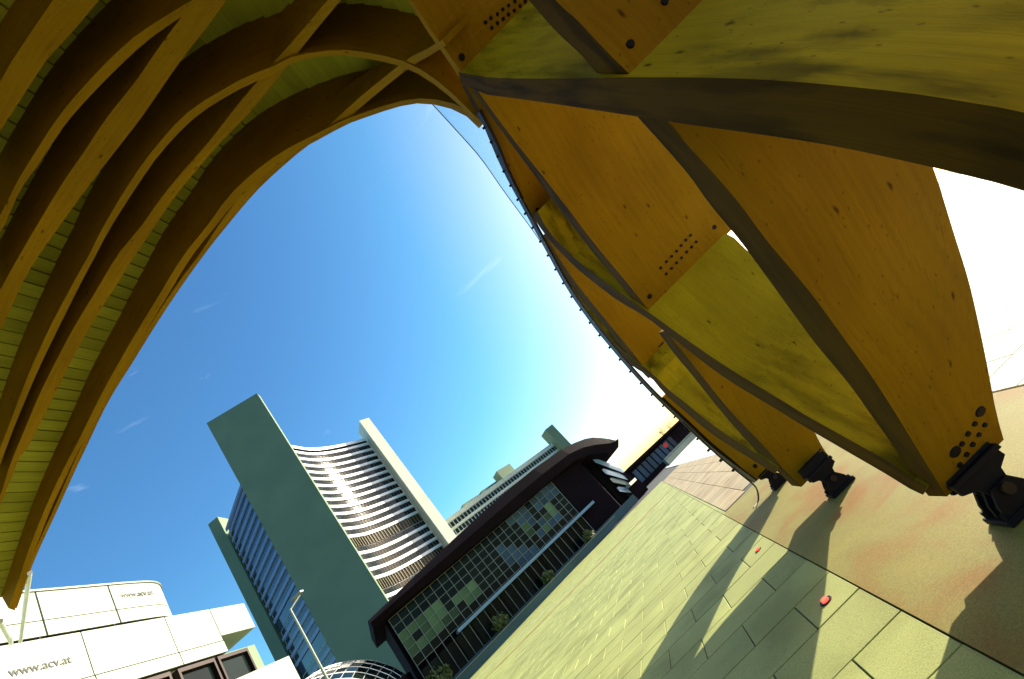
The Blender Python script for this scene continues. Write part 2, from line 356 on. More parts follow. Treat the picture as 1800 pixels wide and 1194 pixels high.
def beam(name, Ap, Bp, D, mat, n=26, off=0.0, tilt=0.0, taper=False, label=None):
    A = crom(Ap, n); B = crom(Bp, n); v, rows = [], []; u = 0; us = []; prev = None
    for i in range(n):
        a_, na = shell(*A[i], off); b_, nb = shell(*B[i], off)
        d = D
        if D < 0: d = -D * rib_depth(b_.x)
        if taper: d = .50 + (D - .50) * min(1, max(0, (b_.z - .3) / 2.3))
        nn = (nb + Vector((0, tilt, 0))).normalized() * d
        v += [a_, b_, b_ + nn, a_ + nn]
        if prev is not None: u += (b_ - prev).length
        prev = b_; us.append(u)
    f, uvs = [], []
    for i in range(1, n):
        a, b = (i - 1) * 4, i * 4; wv = (v[b + 1] - v[b]).length; dv = (v[b + 2] - v[b + 1]).length
        vv = [0, wv, wv + dv, 2 * wv + dv, 2 * wv + 2 * dv]
        for k in range(4):
            f.append((a + k, a + (k + 1) % 4, b + (k + 1) % 4, b + k)); uvs.append([(us[i - 1], vv[k]), (us[i - 1], vv[k + 1]), (us[i], vv[k + 1]), (us[i], vv[k])])
    e = 4 * n - 4
    f += [(0, 3, 2, 1), (e, e + 1, e + 2, e + 3)]; uvs += [[(0, 0), (0, .3), (.1, .3), (.1, 0)]] * 2
    me = mesh(v, f, uvs); me.materials.append(mat)
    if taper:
        me.materials.append(M['edge'])  # inner edge strip gets its shade from this darker colour
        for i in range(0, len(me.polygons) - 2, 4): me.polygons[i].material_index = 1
    o = part(name, me, mat, canopy)
    if label: o['label'] = label
    bvhs[o.name] = BVHTree.FromPolygons(v, f); return o
def z1(*P): return [(a / 2.985, b / 2.985) for a, b in P]
def z2(*P): return [(500 + a / 2.985, b / 2.985) for a, b in P]
def z4(*P): return [(a / 2.984, 400 + b / 2.984) for a, b in P]
def z5(*P): return [(a / 2.69, 750 + b / 2.69) for a, b in P]
DV = -1
# vault ribs (continuous family)
beam('rib', z1((1180, -70), (1060, 10), (990, 65), (860, 150), (715, 265), (520, 455), (345, 650), (205, 860), (105, 1000), (20, 1190), (-120, 1450)),
     z1((1200, -110), (1010, 0), (960, 30), (830, 110), (680, 215), (480, 410), (310, 610), (185, 800), (90, 955), (-15, 1160), (-170, 1430)), DV, M['gold'])
beam('rib', z2((1000, 640), (970, 605), (870, 510), (730, 405), (600, 345), (470, 315), (300, 290), (110, 310), (0, 345)) + z1((1420, 400), (1340, 430), (1200, 500), (1020, 620), (845, 800), (720, 975)) + z4((580, 0), (500, 150), (430, 280), (350, 440), (275, 590), (195, 760), (110, 960), (50, 1110), (-30, 1330)),
     z2((1020, 630), (985, 595), (880, 490), (740, 380), (620, 320), (480, 285), (300, 262), (100, 283), (0, 315)) + z1((1400, 365), (1310, 395), (1170, 470), (980, 595), (810, 780), (680, 960)) + z4((540, 0), (470, 140), (390, 280), (310, 430), (230, 590), (150, 770), (80, 950), (20, 1110), (-70, 1330)), DV, M['gold'], 40)
beam('rib', [(842, 226), (822, 206), (785, 189), (740, 182), (700, 188), (642, 207), (605, 221), (575, 238), (548, 252), (505, 277), (457, 314), (412, 357), (378, 399)] + z4((1000, 160), (890, 340), (780, 520), (680, 690), (570, 880), (480, 1050), (400, 1190)) + z5((330, 200), (250, 370), (170, 570), (130, 690), (70, 870)),
     [(850, 216), (830, 199), (790, 180), (740, 173), (700, 179), (640, 198), (600, 213), (569, 229), (543, 242), (496, 267), (445, 304), (399, 349), (363, 399)] + z4((960, 150), (850, 330), (740, 510), (640, 680), (540, 860), (450, 1040), (375, 1190)) + z5((300, 200), (225, 360), (145, 560), (100, 690), (40, 860)), DV, M['gold'], 44)
# crossing ribs
beam('cross_rib', z1((620, -130), (520, 0), (370, 180), (250, 310), (110, 520), (0, 690), (-110, 880)), z1((380, -130), (280, 0), (200, 115), (130, 220), (60, 325), (0, 430), (-130, 640)), DV, M['gold'], 20, .03)
beam('cross_rib', z1((1290, -120), (1190, 0), (1080, 150), (970, 290), (870, 430), (740, 620), (600, 800), (470, 970), (310, 1190)) + z4((150, 230), (60, 420), (-60, 660)),
     z1((1120, -140), (1020, 0), (900, 160), (800, 300), (710, 430), (560, 620), (440, 800), (330, 960), (190, 1190)) + z4((100, 150), (0, 330), (-130, 560)), DV, M['gold'], 30, .03)
beam('cross_rib', z1((1880, -110), (1790, 0), (1640, 180), (1490, 370), (1310, 590), (1170, 735), (1060, 860), (920, 1030), (810, 1190)) + z4((700, 160), (600, 320), (480, 510), (390, 670), (300, 850), (200, 1050), (125, 1190)) + z5((100, 130), (50, 250), (-60, 530)),
     z1((1810, -110), (1720, 0), (1560, 190), (1400, 370), (1240, 560), (1100, 740), (960, 900), (830, 1060), (740, 1190)) + z4((620, 140), (500, 340), (390, 520), (300, 690), (210, 870), (130, 1060), (75, 1190)) + z5((50, 170), (0, 330), (-110, 600)), DV, M['gold'], 40, .03)
beam('cross_rib', [(784, 80), (771, 89), (728, 114), (688, 144), (647, 178), (612, 208), (590, 223), (540, 257), (500, 290), (450, 337), (400, 396)] + z4((1100, 105), (965, 290), (825, 500), (695, 710), (565, 920), (440, 1180)) + z5((350, 220), (260, 420), (190, 570), (140, 690), (80, 860)),
     [(778, 70), (765, 79), (718, 103), (667, 143), (627, 176), (586, 214), (560, 234), (520, 260), (482, 286), (434, 331), (387, 392)] + z4((1055, 130), (935, 290), (795, 500), (668, 700), (540, 910), (415, 1170)) + z5((330, 215), (245, 412), (175, 562), (125, 685), (60, 850)), -.55, M['gold'], 44, .03)
# ---- lattice of the side wall: forward-leaning beams rise from each foot, backward-leaning ones are cut at them
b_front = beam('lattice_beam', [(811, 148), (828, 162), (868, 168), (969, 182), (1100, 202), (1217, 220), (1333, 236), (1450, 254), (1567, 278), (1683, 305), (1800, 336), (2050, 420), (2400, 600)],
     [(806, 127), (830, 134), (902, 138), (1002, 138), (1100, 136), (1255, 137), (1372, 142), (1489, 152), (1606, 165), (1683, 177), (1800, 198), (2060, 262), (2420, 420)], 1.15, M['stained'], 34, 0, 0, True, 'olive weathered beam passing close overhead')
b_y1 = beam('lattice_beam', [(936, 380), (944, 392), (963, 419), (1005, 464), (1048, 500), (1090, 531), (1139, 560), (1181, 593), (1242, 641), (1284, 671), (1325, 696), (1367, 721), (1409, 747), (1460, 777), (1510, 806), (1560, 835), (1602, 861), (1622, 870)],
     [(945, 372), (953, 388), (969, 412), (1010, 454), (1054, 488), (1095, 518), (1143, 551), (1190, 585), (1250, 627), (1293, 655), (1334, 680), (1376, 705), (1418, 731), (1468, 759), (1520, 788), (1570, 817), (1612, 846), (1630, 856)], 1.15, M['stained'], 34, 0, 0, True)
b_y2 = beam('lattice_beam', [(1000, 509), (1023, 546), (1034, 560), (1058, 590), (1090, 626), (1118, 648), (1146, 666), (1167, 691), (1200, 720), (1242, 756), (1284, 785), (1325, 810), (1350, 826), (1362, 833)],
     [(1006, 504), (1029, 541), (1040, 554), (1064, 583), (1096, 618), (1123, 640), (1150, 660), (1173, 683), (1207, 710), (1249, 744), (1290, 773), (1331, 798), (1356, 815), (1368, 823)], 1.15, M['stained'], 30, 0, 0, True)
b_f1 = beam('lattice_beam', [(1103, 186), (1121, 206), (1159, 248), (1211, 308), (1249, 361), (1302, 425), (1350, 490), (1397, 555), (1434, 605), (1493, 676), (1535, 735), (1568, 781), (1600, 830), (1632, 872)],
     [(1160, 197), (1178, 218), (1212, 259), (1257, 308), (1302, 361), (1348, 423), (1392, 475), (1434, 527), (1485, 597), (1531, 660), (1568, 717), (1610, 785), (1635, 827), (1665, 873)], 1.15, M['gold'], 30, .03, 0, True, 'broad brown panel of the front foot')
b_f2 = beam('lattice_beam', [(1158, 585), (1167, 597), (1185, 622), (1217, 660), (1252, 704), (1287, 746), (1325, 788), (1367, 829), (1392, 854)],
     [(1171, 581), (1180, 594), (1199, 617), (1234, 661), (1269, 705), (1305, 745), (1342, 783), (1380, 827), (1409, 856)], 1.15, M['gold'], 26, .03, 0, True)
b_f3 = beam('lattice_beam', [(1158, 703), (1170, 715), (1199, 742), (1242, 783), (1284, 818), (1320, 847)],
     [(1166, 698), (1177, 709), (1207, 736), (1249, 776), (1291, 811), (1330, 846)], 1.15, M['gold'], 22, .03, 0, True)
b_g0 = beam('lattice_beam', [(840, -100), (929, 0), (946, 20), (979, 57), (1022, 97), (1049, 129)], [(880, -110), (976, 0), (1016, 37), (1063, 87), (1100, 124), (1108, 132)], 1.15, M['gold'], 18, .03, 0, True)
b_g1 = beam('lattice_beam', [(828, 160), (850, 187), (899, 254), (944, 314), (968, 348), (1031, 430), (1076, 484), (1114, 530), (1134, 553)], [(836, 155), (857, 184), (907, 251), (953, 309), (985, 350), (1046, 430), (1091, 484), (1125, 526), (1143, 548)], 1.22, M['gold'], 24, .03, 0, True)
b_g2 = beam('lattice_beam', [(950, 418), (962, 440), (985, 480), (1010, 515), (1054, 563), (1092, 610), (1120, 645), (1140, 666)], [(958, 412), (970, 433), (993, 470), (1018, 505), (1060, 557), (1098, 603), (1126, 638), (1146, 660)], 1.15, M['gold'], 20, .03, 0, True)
b_t0 = beam('lattice_beam', [(640, -110), (716, 0), (749, 52), (780, 96), (807, 136)], [(648, -115), (723, 0), (755, 49), (786, 92), (814, 131)], 1.15, M['gold'], 18, .03)
b_t1 = beam('lattice_beam', [(812, 152), (833, 190), (850, 222), (878, 288), (912, 353), (936, 388)], [(818, 148), (840, 186), (857, 218), (886, 284), (919, 349), (943, 383)], 1.15, M['gold'], 16, .03, 0, True)
# the wall goes on behind the viewer with the same beams
for k in range(0, 6):
    for src in ((b_f1,) if k == 0 else (b_f1, b_y1)):
        o = src.copy(); COL.objects.link(o); o.parent = canopy; o.location = Vector(src.location) + Vector((0, -2.88 * (k + 1), 0))
        if 'label' in o: del o['label']
# dark metal edge trim with clips
edge_px = [(838, 200), (850, 222), (870, 262), (884, 296), (905, 340), (930, 387), (944, 413), (965, 451), (985, 488), (1003, 518), (1023, 547), (1048, 581), (1076, 615), (1105, 649), (1136, 683), (1170, 717), (1199, 744), (1242, 785), (1284, 819), (1325, 849)]
beam('edge_trim', edge_px, [(x + 4.5, y - 3.5) for x, y in edge_px], .03, M['darkmetal'], 50, -.02)
ec = crom(edge_px, 60); bmc = box_me(-.02, .012, -.012, .012, -.012, .012); bmc.materials.append(M['steel'])
for i in range(2, 58, 2):
    p, n = shell(*ec[i], -.02); q, _ = shell(*ec[i + 1], -.02); o = link('clip', bmc, None, canopy); o.location = p - Vector(canopy.location)
    o.rotation_euler = (q - p).to_track_quat('Z', 'Y').to_euler(); s = (p - EYE).length / 7; o.scale = (2.2 * s, s, s)
# roof boards lie on the outer side of the vault
left_edge = [(850, 215), (790, 182), (740, 176), (700, 182), (642, 202), (590, 223), (540, 257), (500, 290), (450, 337), (400, 396)] + z4((1100, 105), (965, 290), (825, 500), (695, 710), (565, 920), (440, 1180)) + z5((350, 220), (260, 420), (190, 570), (140, 690), (75, 875))
le = sorted([(math.atan2(p.z - H, p.x), p.y) for p, _ in (shell(*q) for q in crom(left_edge, 80))]); le_phi = [a for a, _ in le]; le_y = [b for _, b in le]
i0 = int(np.argmin(np.abs(_s[:, 1] - 5.0) + (_s[:, 0] < 0) * 99)); arc = np.concatenate([[0], np.cumsum(np.hypot(np.diff(_s[:, 0]), np.diff(_s[:, 1])))])
i1 = int(np.argmin(np.abs(_phi - le_phi[-1]))); a0, a1 = arc[i0], arc[i1]; BW = .17; nb = int((a1 - a0) / BW)
def sec_at(a):
    x, z = float(np.interp(a, arc, _s[:, 0])), float(np.interp(a, arc, _s[:, 1])); n = Vector((float(np.interp(a, arc, _nx)), 0, float(np.interp(a, arc, _nz)))).normalized(); return Vector((x, 0, z)), n
for k in range(nb):
    aa, ab = a0 + k * BW + .004, a0 + (k + 1) * BW - .004; (p, n1), (q, n2) = sec_at(aa), sec_at(ab); phi = math.atan2((p.z + q.z) / 2 - H, (p.x + q.x) / 2)
    ye = float(np.interp(phi, le_phi, le_y)) - .05; d0 = rib_depth((p.x + q.x) / 2) - .02; p0, q0, p1, q1 = p + n1 * d0, q + n2 * d0, p + n1 * (d0 + .05), q + n2 * (d0 + .05); v = []; yb = -24.0
    for y in (yb, ye): v += [Vector((t.x, y, t.z)) for t in (p0, q0, q1, p1)]
    f = [(0, 1, 2, 3), (7, 6, 5, 4), (0, 4, 5, 1), (1, 5, 6, 2), (2, 6, 7, 3), (3, 7, 4, 0)]; wv = (q0 - p0).length
    uv = [[(0, 0), (0, wv), (.05, wv), (.05, 0)]] * 2 + [[(0, 0), (ye - yb, 0), (ye - yb, wv), (0, wv)]] * 4
    part('roof_board', mesh(v, f, uv), M['board'], canopy)
v, f = [], []
for k in range(0, 121):
    p, n1 = sec_at(a0 + (a1 - a0) * k / 120); d0 = rib_depth(p.x) + .045; phi = math.atan2(p.z - H, p.x); ye = float(np.interp(phi, le_phi, le_y)) + .12
    for y, dd in ((-24, 0), (ye, 0), (ye, .03), (-24, .03)): q = p + n1 * (d0 + dd); v.append((q.x, y, q.z))
    if k:
        a, b = 4 * k - 4, 4 * k
        for j in range(4): f.append((a + j, a + (j + 1) % 4, b + (j + 1) % 4, b + j))
part('roof_skin', mesh(v, f), M['darkmetal'], canopy)
# dowel heads on the panel faces
def dowel(bm_o, px, py, r, mat='steel'):
    d = ray(px, py).normalized(); hit, nrm, _, _ = bvhs[bm_o.name].ray_cast(EYE, d)
    if hit is None: return
    if nrm.dot(d) > 0: nrm = -nrm
    bm = bmesh.new(); bmesh.ops.create_cone(bm, cap_ends=True, segments=12, radius1=r, radius2=r * .8, depth=.016, matrix=Matrix.Translation(hit + nrm * .002) @ nrm.to_track_quat('Z', 'Y').to_matrix().to_4x4())
    me = bpy.data.meshes.new('dowel'); bm.to_mesh(me); bm.free(); part('dowel', me, M[mat], bm_o)
for a, b in [(1055, 118), (1083, 95), (1117, 75), (1145, 50), (1175, 30), (1208, 8), (1087, 147), (1117, 122), (1147, 100), (1175, 77), (1205, 57), (1235, 33), (1262, 10)]: dowel(b_t0, 500 + a / 2.985, b / 2.985, .016)
dowel(b_t0, 500 + 930 / 2.985, 300 / 2.985, .03)
for a, b in [(826, 852), (853, 823), (877, 798), (900, 774), (921, 748), (943, 722), (965, 700), (852, 880), (877, 855), (900, 829), (923, 805), (947, 778), (970, 755), (991, 731)]: dowel(b_g1, 850 + a / 2.654, 150 + b / 2.654, .017)
for a, b, r in [(1077, 662, .026), (775, 985, .03)]: dowel(b_g1, 850 + a / 2.654, 150 + b / 2.654, r)
dowel(b_t1, 850 + 250 / 2.654, 150 + 580 / 2.654, .025)
for a, b in [(735, 650), (752, 633), (750, 670), (768, 655), (745, 640)]: dowel(b_g2, 900 + a / 2.842, 380 + b / 2.842, .018)
for a, b, r in [(665, 235, .04), (425, 620, .044), (610, 352, .02), (705, 362, .018), (545, 447, .02), (650, 455, .018), (488, 543, .02), (590, 548, .02), (532, 643, .02), (467, 745, .022)]: dowel(b_f1, 1600 + a / 5.425, 680 + b / 5.425, r)
for a, b, r in [(1265, 155, .04), (1050, 425, .04), (1215, 235, .018), (1155, 300, .018), (1260, 310, .018), (1105, 365, .018), (1215, 375, .018)]: dowel(b_f2, 1280 + a / 7.5, 760 + b / 7.5, r)
dowel(b_f3, 1280 + 355 / 7.5, 760 + 445 / 7.5, .04)
dowel(b_g0, 1108, 78, .022); dowel(b_g0, 1168, 3, .02)
# steel hinged feet
for k, (xf, yf) in enumerate(((1.44, 3.62), (1.48, 6.40), (1.48, 8.98), (1.48, .75))):
    ft = link('foot_hinge', join_me([box_me(xf - .17, xf + .17, yf - .11, yf + .11, .004, .045, .006)]), M['steel'], canopy); ft.location = -Vector(canopy.location)
    def prof(pts, y0, y1):
        n = len(pts); v = [(xf + x, y0, z) for x, z in pts] + [(xf + x, y1, z) for x, z in pts]
        f = [tuple(range(n)), tuple(range(2 * n - 1, n - 1, -1))] + [(i, n + i, n + (i + 1) % n, (i + 1) % n) for i in range(n)]
        me = mesh(v, f); bm = bmesh.new(); bm.from_mesh(me); bmesh.ops.recalc_face_normals(bm, faces=bm.faces[:]); bm.to_mesh(me); bm.free(); return me
    for s in (-.08, 0, .08):
        link('hinge_plate', prof([(-.14, .045), (.14, .045), (.12, .11), (.07, .19), (-.06, .19), (-.12, .11)], yf + s - .012, yf + s + .012), M['steel'], ft)
    for s in (-.045, .045):
        link('shoe_plate', prof([(-.05, .11), (.05, .11), (.10, .22), (.18, .25), (.18, .42), (-.18, .42), (-.18, .25), (-.10, .22)], yf + s - .015, yf + s + .015), M['steel'], ft)
    link('shoe_base', box_me(xf - .19, xf + .19, yf - .10, yf + .10, .30, .335, .004), M['steel'], ft)
    link('pin', tube_me([(xf, yf - .13, .155), (xf, yf + .13, .155)], .035, 14), M['darkmetal'], ft)
    for dx in (-.14, .14):
        for dy in (-.085, .085): link('bolt', tube_me([(xf + dx, yf + dy, .04), (xf + dx, yf + dy, .08)], .014, 6), M['steel'], ft)
# steel struts at the springing on the terrace
def strut(p0, p1, r): part('strut', tube_me([p0, p1], r, 10), M['galv'], canopy)
strut(shell(52, 1007)[0], at_d(36, 1128, 15.4), .035); strut(shell(0, 1092)[0], at_d(20, 1131, 15.4), .035)
# glass strip on the front edge
gl = [(758, 181), (801, 228), (845, 278), (885, 335), (932, 399), (950, 425)]; ge = [(775, 180), (830, 205), (866, 256), (900, 334), (936, 398), (952, 425)]
v, f = [], []
for i, (a_, b_) in enumerate(zip(crom(gl, 14), crom(ge, 14))):
    p, n = shell(*a_); q, _ = shell(*b_); p2 = EYE + (p - EYE) * 1.10; v += [p2, q, q + n * .012, p2 + n * .012]
    if i:
        a, b = 4 * i - 4, 4 * i
        for k in range(4): f.append((a + k, a + (k + 1) % 4, b + (k + 1) % 4, b + k))
gs = part('glass_edge_strip', mesh(v, f), M['glass'], canopy)
part('glazing_bar', tube_me([v[4 * i] for i in range(14)], .006, 6), M['teal'], gs)
# cable hanging off the far foot
cb = [shell(x, y, -.05)[0] for x, y in [(1200, 742), (1250, 790), (1290, 824), (1322, 850)]] + [at_z(1331, 862, .12), at_z(1333, 880, .008), at_z(1325, 893, .008)]
tag(link('cable', tube_me(crom(cb, 30), .014, 6), M['cable']), 'thin black cable hanging beside the farthest timber foot', 'cable')

# ================================================================== main tower
tower = empty('office_tower', (-85, 140, 0)); tag(tower, 'tall office tower with blank grey-green slab wall and concave white window facade', 'tower')
SL, SR = Vector((-92.9, 121.5)), Vector((-76.9, 128.8)); away = Vector((-.41, .91)) * 3
part('slab_wall', prism_me([SL, SR, SR + away, SL + away], 0, 110), M['concrete'], tower)
arc_pts = crom([(-78.0, 130.4, 0), (-78.5, 141.8, 0), (-76.2, 153, 0), (-71.0, 166.5, 0)], 53)
arcR = [Vector(p[:2]) for p in arc_pts]
lf = [Vector(p[:2]) for p in crom([(-118.9, 139.2, 0), (-112, 135.2, 0), (-104, 130.6, 0), (-95, 125.5, 0)], 25)]
def inset(line, dist):
    out = []
    for i in range(len(line)):
        t = (line[min(i + 1, len(line) - 1)] - line[max(i - 1, 0)]).normalized(); out.append(line[i] + Vector((-t.y, t.x)) * dist)
    return out
core = inset(arcR, .5)[::4] + [Vector((-84, 175)), Vector((-122, 150))] + inset(lf, .5)[::4] + [SL + away * .8, SR + away * .8]
part('core_wall', prism_me(core, 0, 85.6), M['spandrel'], tower)
P0, P1 = pol(-22.45, 177).to_2d(), pol(-21.25, 180).to_2d(); bk = Vector((-6.5, 7.5))
part('pier', prism_me([P0, P1, P1 + bk, P0 + bk], 0, 92.5), M['palecon'], tower)
Q0, Q1 = pol(-41.75, 186).to_2d(), pol(-40.7, 184).to_2d()
part('pier', prism_me([Q0, Q1, pol(-39.9, 190).to_2d(), pol(-41.2, 194).to_2d()], 0, 92.5), M['concrete'], tower)
rows = []; z = 86.0
for k in range(13): rows.append(z - 2.9 * (k + 1)); 
z2_ = 86 - 13 * 2.9 - 3.3
rows += [z2_ - 2.9 * (k + 1) for k in range(4)]
z3_ = z2_ - 4 * 2.9 - 3.3
rows += [z3_ - 2.9 * (k + 1) for k in range(6)]
part('parapet', strip_me(arcR, 85.0, 86.2, .25), M['spandrel'], tower); part('parapet', strip_me(lf, 85.0, 86.2, .25), M['bluespandrel'], tower)
def pane_me(wd, hg, th): return box_me(-wd / 2, wd / 2, -th / 2, th / 2, 0, hg)
pm = pane_me(1.22, 1.66, .16); pm.materials.append(M['win']); pmb = pane_me(.98, 1.5, .16); pmb.materials.append(M['bluewin'])
cnt = 0; rest = []; restb = []
def place(me_, p, t, z, store, name, parent, cap):
    ang = math.atan2(t.y, t.x)
    global cnt
    if cnt < cap:
        o = link(name, me_, None, parent); o.location = Vector((p.x, p.y, z)) - Vector(parent.location); o.rotation_euler.z = ang; cnt += 1
    else: store.append(Matrix.Translation((p.x, p.y, z)) @ Matrix.Rotation(ang, 4, 'Z'))
def bake(me_, mats):
    v, f = [], []; bv = [x.co.copy() for x in me_.vertices]; bf = [tuple(p.vertices) for p in me_.polygons]
    for mm in mats:
        k = len(v); v += [mm @ c for c in bv]; f += [tuple(i + k for i in p) for p in bf]
    return mesh(v, f)
inR, inL = inset(arcR, .42), inset(lf, .42)
for zr in rows:
    part('spandrel', strip_me(arcR, zr - .05, zr + .92, .06), M['spandrel'], tower)
    for i in range(1, 52, 2):
        t = (arcR[i + 1] - arcR[i - 1]).normalized(); place(pm, inR[i], t, zr + 1.05, rest, 'window', tower, 290)
    part('spandrel', strip_me(lf, zr - .05, zr + 1.0, .06), M['bluespandrel'], tower)
    for i in range(1, 24, 1):
        t = (lf[i + 1] - lf[i - 1]).normalized(); restb.append(Matrix.Translation((inL[i].x, inL[i].y, zr + 1.15)) @ Matrix.Rotation(math.atan2(t.y, t.x), 4, 'Z'))
ww = part('far_windows', bake(pm, rest), M['win'], tower); ww['kind'] = 'stuff'
ww = part('far_windows', bake(pmb, restb), M['bluewin'], tower); ww['kind'] = 'stuff'
fin = box_me(-.12, .12, -.35, .15, 0, 3.1); fin.materials.append(M['mech'])
for zb in (z2_, z3_):
    part('plant_floor', strip_me(inset(arcR, .35), zb, zb + 3.2, .05), M['win'], tower); part('plant_floor', strip_me(inset(lf, .35), zb, zb + 3.2, .05), M['bluewin'], tower)
    for i in range(1, 52, 2):
        t = (arcR[i + 1] - arcR[i - 1]).normalized(); o = link('fin', fin, None, tower); o.location = Vector((inR[i].x, inR[i].y, zb + .05)) - Vector(tower.location); o.rotation_euler.z = math.atan2(t.y, t.x)

# ================================================================== second tower behind the pavilion
t2 = empty('office_block', (-50, 215, 0)); tag(t2, 'pale long office block with roof boxes rising behind the black pavilion', 'office block')
A_, B_ = pol(-22.0, 196).to_2d(), pol(-4.6, 236).to_2d(); dv = (B_ - A_).normalized(); nv = Vector((dv.y, -dv.x))
part('wall', prism_me([A_ - nv * .4, B_ - nv * .4, B_ - nv * 14, A_ - nv * 14], 0, 42.3), M['palecon'], t2)
part('parapet', prism_me([A_ + nv * .15, B_ + nv * .15, B_ - nv * .3, A_ - nv * .3], 41.1, 42.9), M['palecon'], t2)
L2 = (B_ - A_).length
pm2 = pane_me(1.25, 1.9, .2); pm2.materials.append(M['win'])
for r in range(5):
    zr = 41.1 - 3.3 * (r + 1); part('spandrel', prism_me([A_ + nv * .1, B_ + nv * .1, B_ - nv * .3, A_ - nv * .3], zr - .1, zr + 1.0), M['palecon'], t2)
    if r < 4:
        for i in range(int(L2 / 1.75)):
            if r < 3 or i < 20:
                o = link('window', pm2, None, t2); c = A_ + dv * (1 + i * 1.75) - nv * .32; o.location = Vector((c.x, c.y, zr + 1.15)) - Vector(t2.location); o.rotation_euler.z = math.atan2(dv.y, dv.x)
for (a0_, a1_, z0_, z1_, dpt) in ((-18.6, -16.3, 42, 46.2, 6), (-16.0, -13.6, 42, 45.2, 5), (-13.0, -11.2, 42, 47.2, 6)):
    c0, c1 = pol(a0_, 212).to_2d(), pol(a1_, 219).to_2d(); part('roof_box', prism_me([c0, c1, c1 - nv * dpt, c0 - nv * dpt], z0_ - .5, z1_), M['concrete'], t2)
c0, c1 = pol(-5.1, 230).to_2d(), pol(-4.0, 232).to_2d(); part('pier', prism_me([c0, c1, c1 - nv * 6, c0 - nv * 6], 0, 49.5), M['concrete'], t2)

# ================================================================== black pavilion
pav = empty('black_pavilion', (-18, 56, 0)); tag(pav, 'low black pavilion with gridded glass front under a long curved dark roof', 'pavilion')
L_, R_ = Vector((-29.3, 46.6)), Vector((-6.7, 63.1)); pd = (R_ - L_).normalized(); pn = Vector((pd.y, -pd.x)); PL = (R_ - L_).length
def onl(s, out=0.0): return L_ + pd * s + pn * out
# roof: lofted sections (distance along front, bottom z, top z)
sect = [(-1.2, 9.15, 10.25), (4, 9.05, 10.7), (10, 9.0, 11.15), (17, 9.0, 11.55), (23, 9.0, 11.65), (28.0, 8.95, 11.4), (30.5, 8.4, 11.05), (32.4, 7.5, 10.6), (33.6, 6.8, 10.1), (34.6, 6.45, 9.4), (35.5, 6.55, 8.6), (36.2, 7.1, 7.8)]
v, f = [], []
for i, (s, zb, zt) in enumerate(sect):
    k = min(1, max(0, (s - 26) / 9)); dep = 13 * (1 - .55 * k); fr = 2.0 - 1.2 * k
    for out, zz in ((fr, zb), (fr + .5, (zb * .6 + zt * .4)), (fr - .3, zt - .25), (fr - 2.2, zt), (-dep, zt + .1), (-dep, zb)):
        q = onl(s, out); v.append((q.x, q.y, zz))
    if i:
        a, b = 6 * i - 6, 6 * i
        for k in range(6): f.append((a + k, a + (k + 1) % 6, b + (k + 1) % 6, b + k))
f += [(5, 4, 3, 2, 1, 0), tuple(6 * len(sect) - 6 + k for k in range(6))]
me = mesh(v, f); bm = bmesh.new(); bm.from_mesh(me); bmesh.ops.recalc_face_normals(bm, faces=bm.faces[:]); bm.to_mesh(me); bm.free(); part('roof', me, M['black'], pav)
part('back_wall', prism_me([onl(0, -.6), onl(PL, -.6), onl(PL, -12), onl(0, -12)], 0, 9.1), M['black'], pav)
part('plinth', prism_me([onl(-.5, .5), onl(PL + 4, .5), onl(PL + 4, -.5), onl(-.5, -.5)], 0, 1.0), M['teal'], pav)
part('floor_edge', prism_me([onl(5, 1.3), onl(PL - 1.5, 1.3), onl(PL - 1.5, -.3), onl(5, -.3)], 3.5, 3.82), M['bluestrip'], pav)
NC, NR = 24, 6; cw = 24.0 / NC; zb0 = 4.0; ch = (9.0 - zb0) / NR
pmm = box_me(.03, cw - .03, -.04, .04, .03, ch - .03)
pane_var = {}
for key in ('pane', 'panegreen', 'paneblue'):
    q = pmm.copy(); q.materials.append(M[key]); pane_var[key] = q
ang = math.atan2(pd.y, pd.x)
for c in range(NC):
    for r in range(NR):
        key = 'pane'  # green panes below imitate reflections by their colour
        if c < 9 and 1 <= r <= 3 and random.random() < .8 and r <= 4 - c * .25: key = 'panegreen'
        if 13 <= c <= 18 and r <= 5 and (c + r) % 7 in (0, 1, 2): key = 'paneblue'
        if 17 <= c <= 21 and r in (1, 2, 3): key = random.choice(['panegreen', 'pane', 'paneblue'])
        if c >= 20 and r >= 4: key = 'paneblue'
        p = onl(.4 + c * cw, 0); o = link('pane', pane_var[key], None, pav); o.location = Vector((p.x, p.y, zb0 + r * ch)) - Vector(pav.location); o.rotation_euler = (random.uniform(-.006, .006), 0, ang + random.uniform(-.006, .006))
for c in range(NC + 1):
    p = onl(.4 + c * cw, .06); o = link('mullion', box_me(-.025, .025, -.08, .08, 0, 8.05), M['mullion'], pav); o.location = Vector((p.x, p.y, 1.0)) - Vector(pav.location); o.rotation_euler.z = ang
for r in range(NR + 1):
    part('transom', prism_me([onl(.4, .1), onl(.4 + NC * cw, .1), onl(.4 + NC * cw, .03), onl(.4, .03)], zb0 + r * ch - .022, zb0 + r * ch + .022), M['mullion'], pav)
for c in range(12):
    p = onl(.5 + c * 2.05, -.1); o = link('lower_pane', box_me(.04, 2.0, -.04, .04, 0, 2.4), M['pane'], pav); o.location = Vector((p.x, p.y, 1.02)) - Vector(pav.location); o.rotation_euler.z = ang
part('end_wall', prism_me([onl(24.6, .05), onl(PL + 1.6, .05), onl(PL + 4.2, -3.5), onl(PL + 3.5, -8), onl(24.6, -6)], 0, [9.0, 8.7, 6.9, 6.9, 9.0]), M['black'], pav)
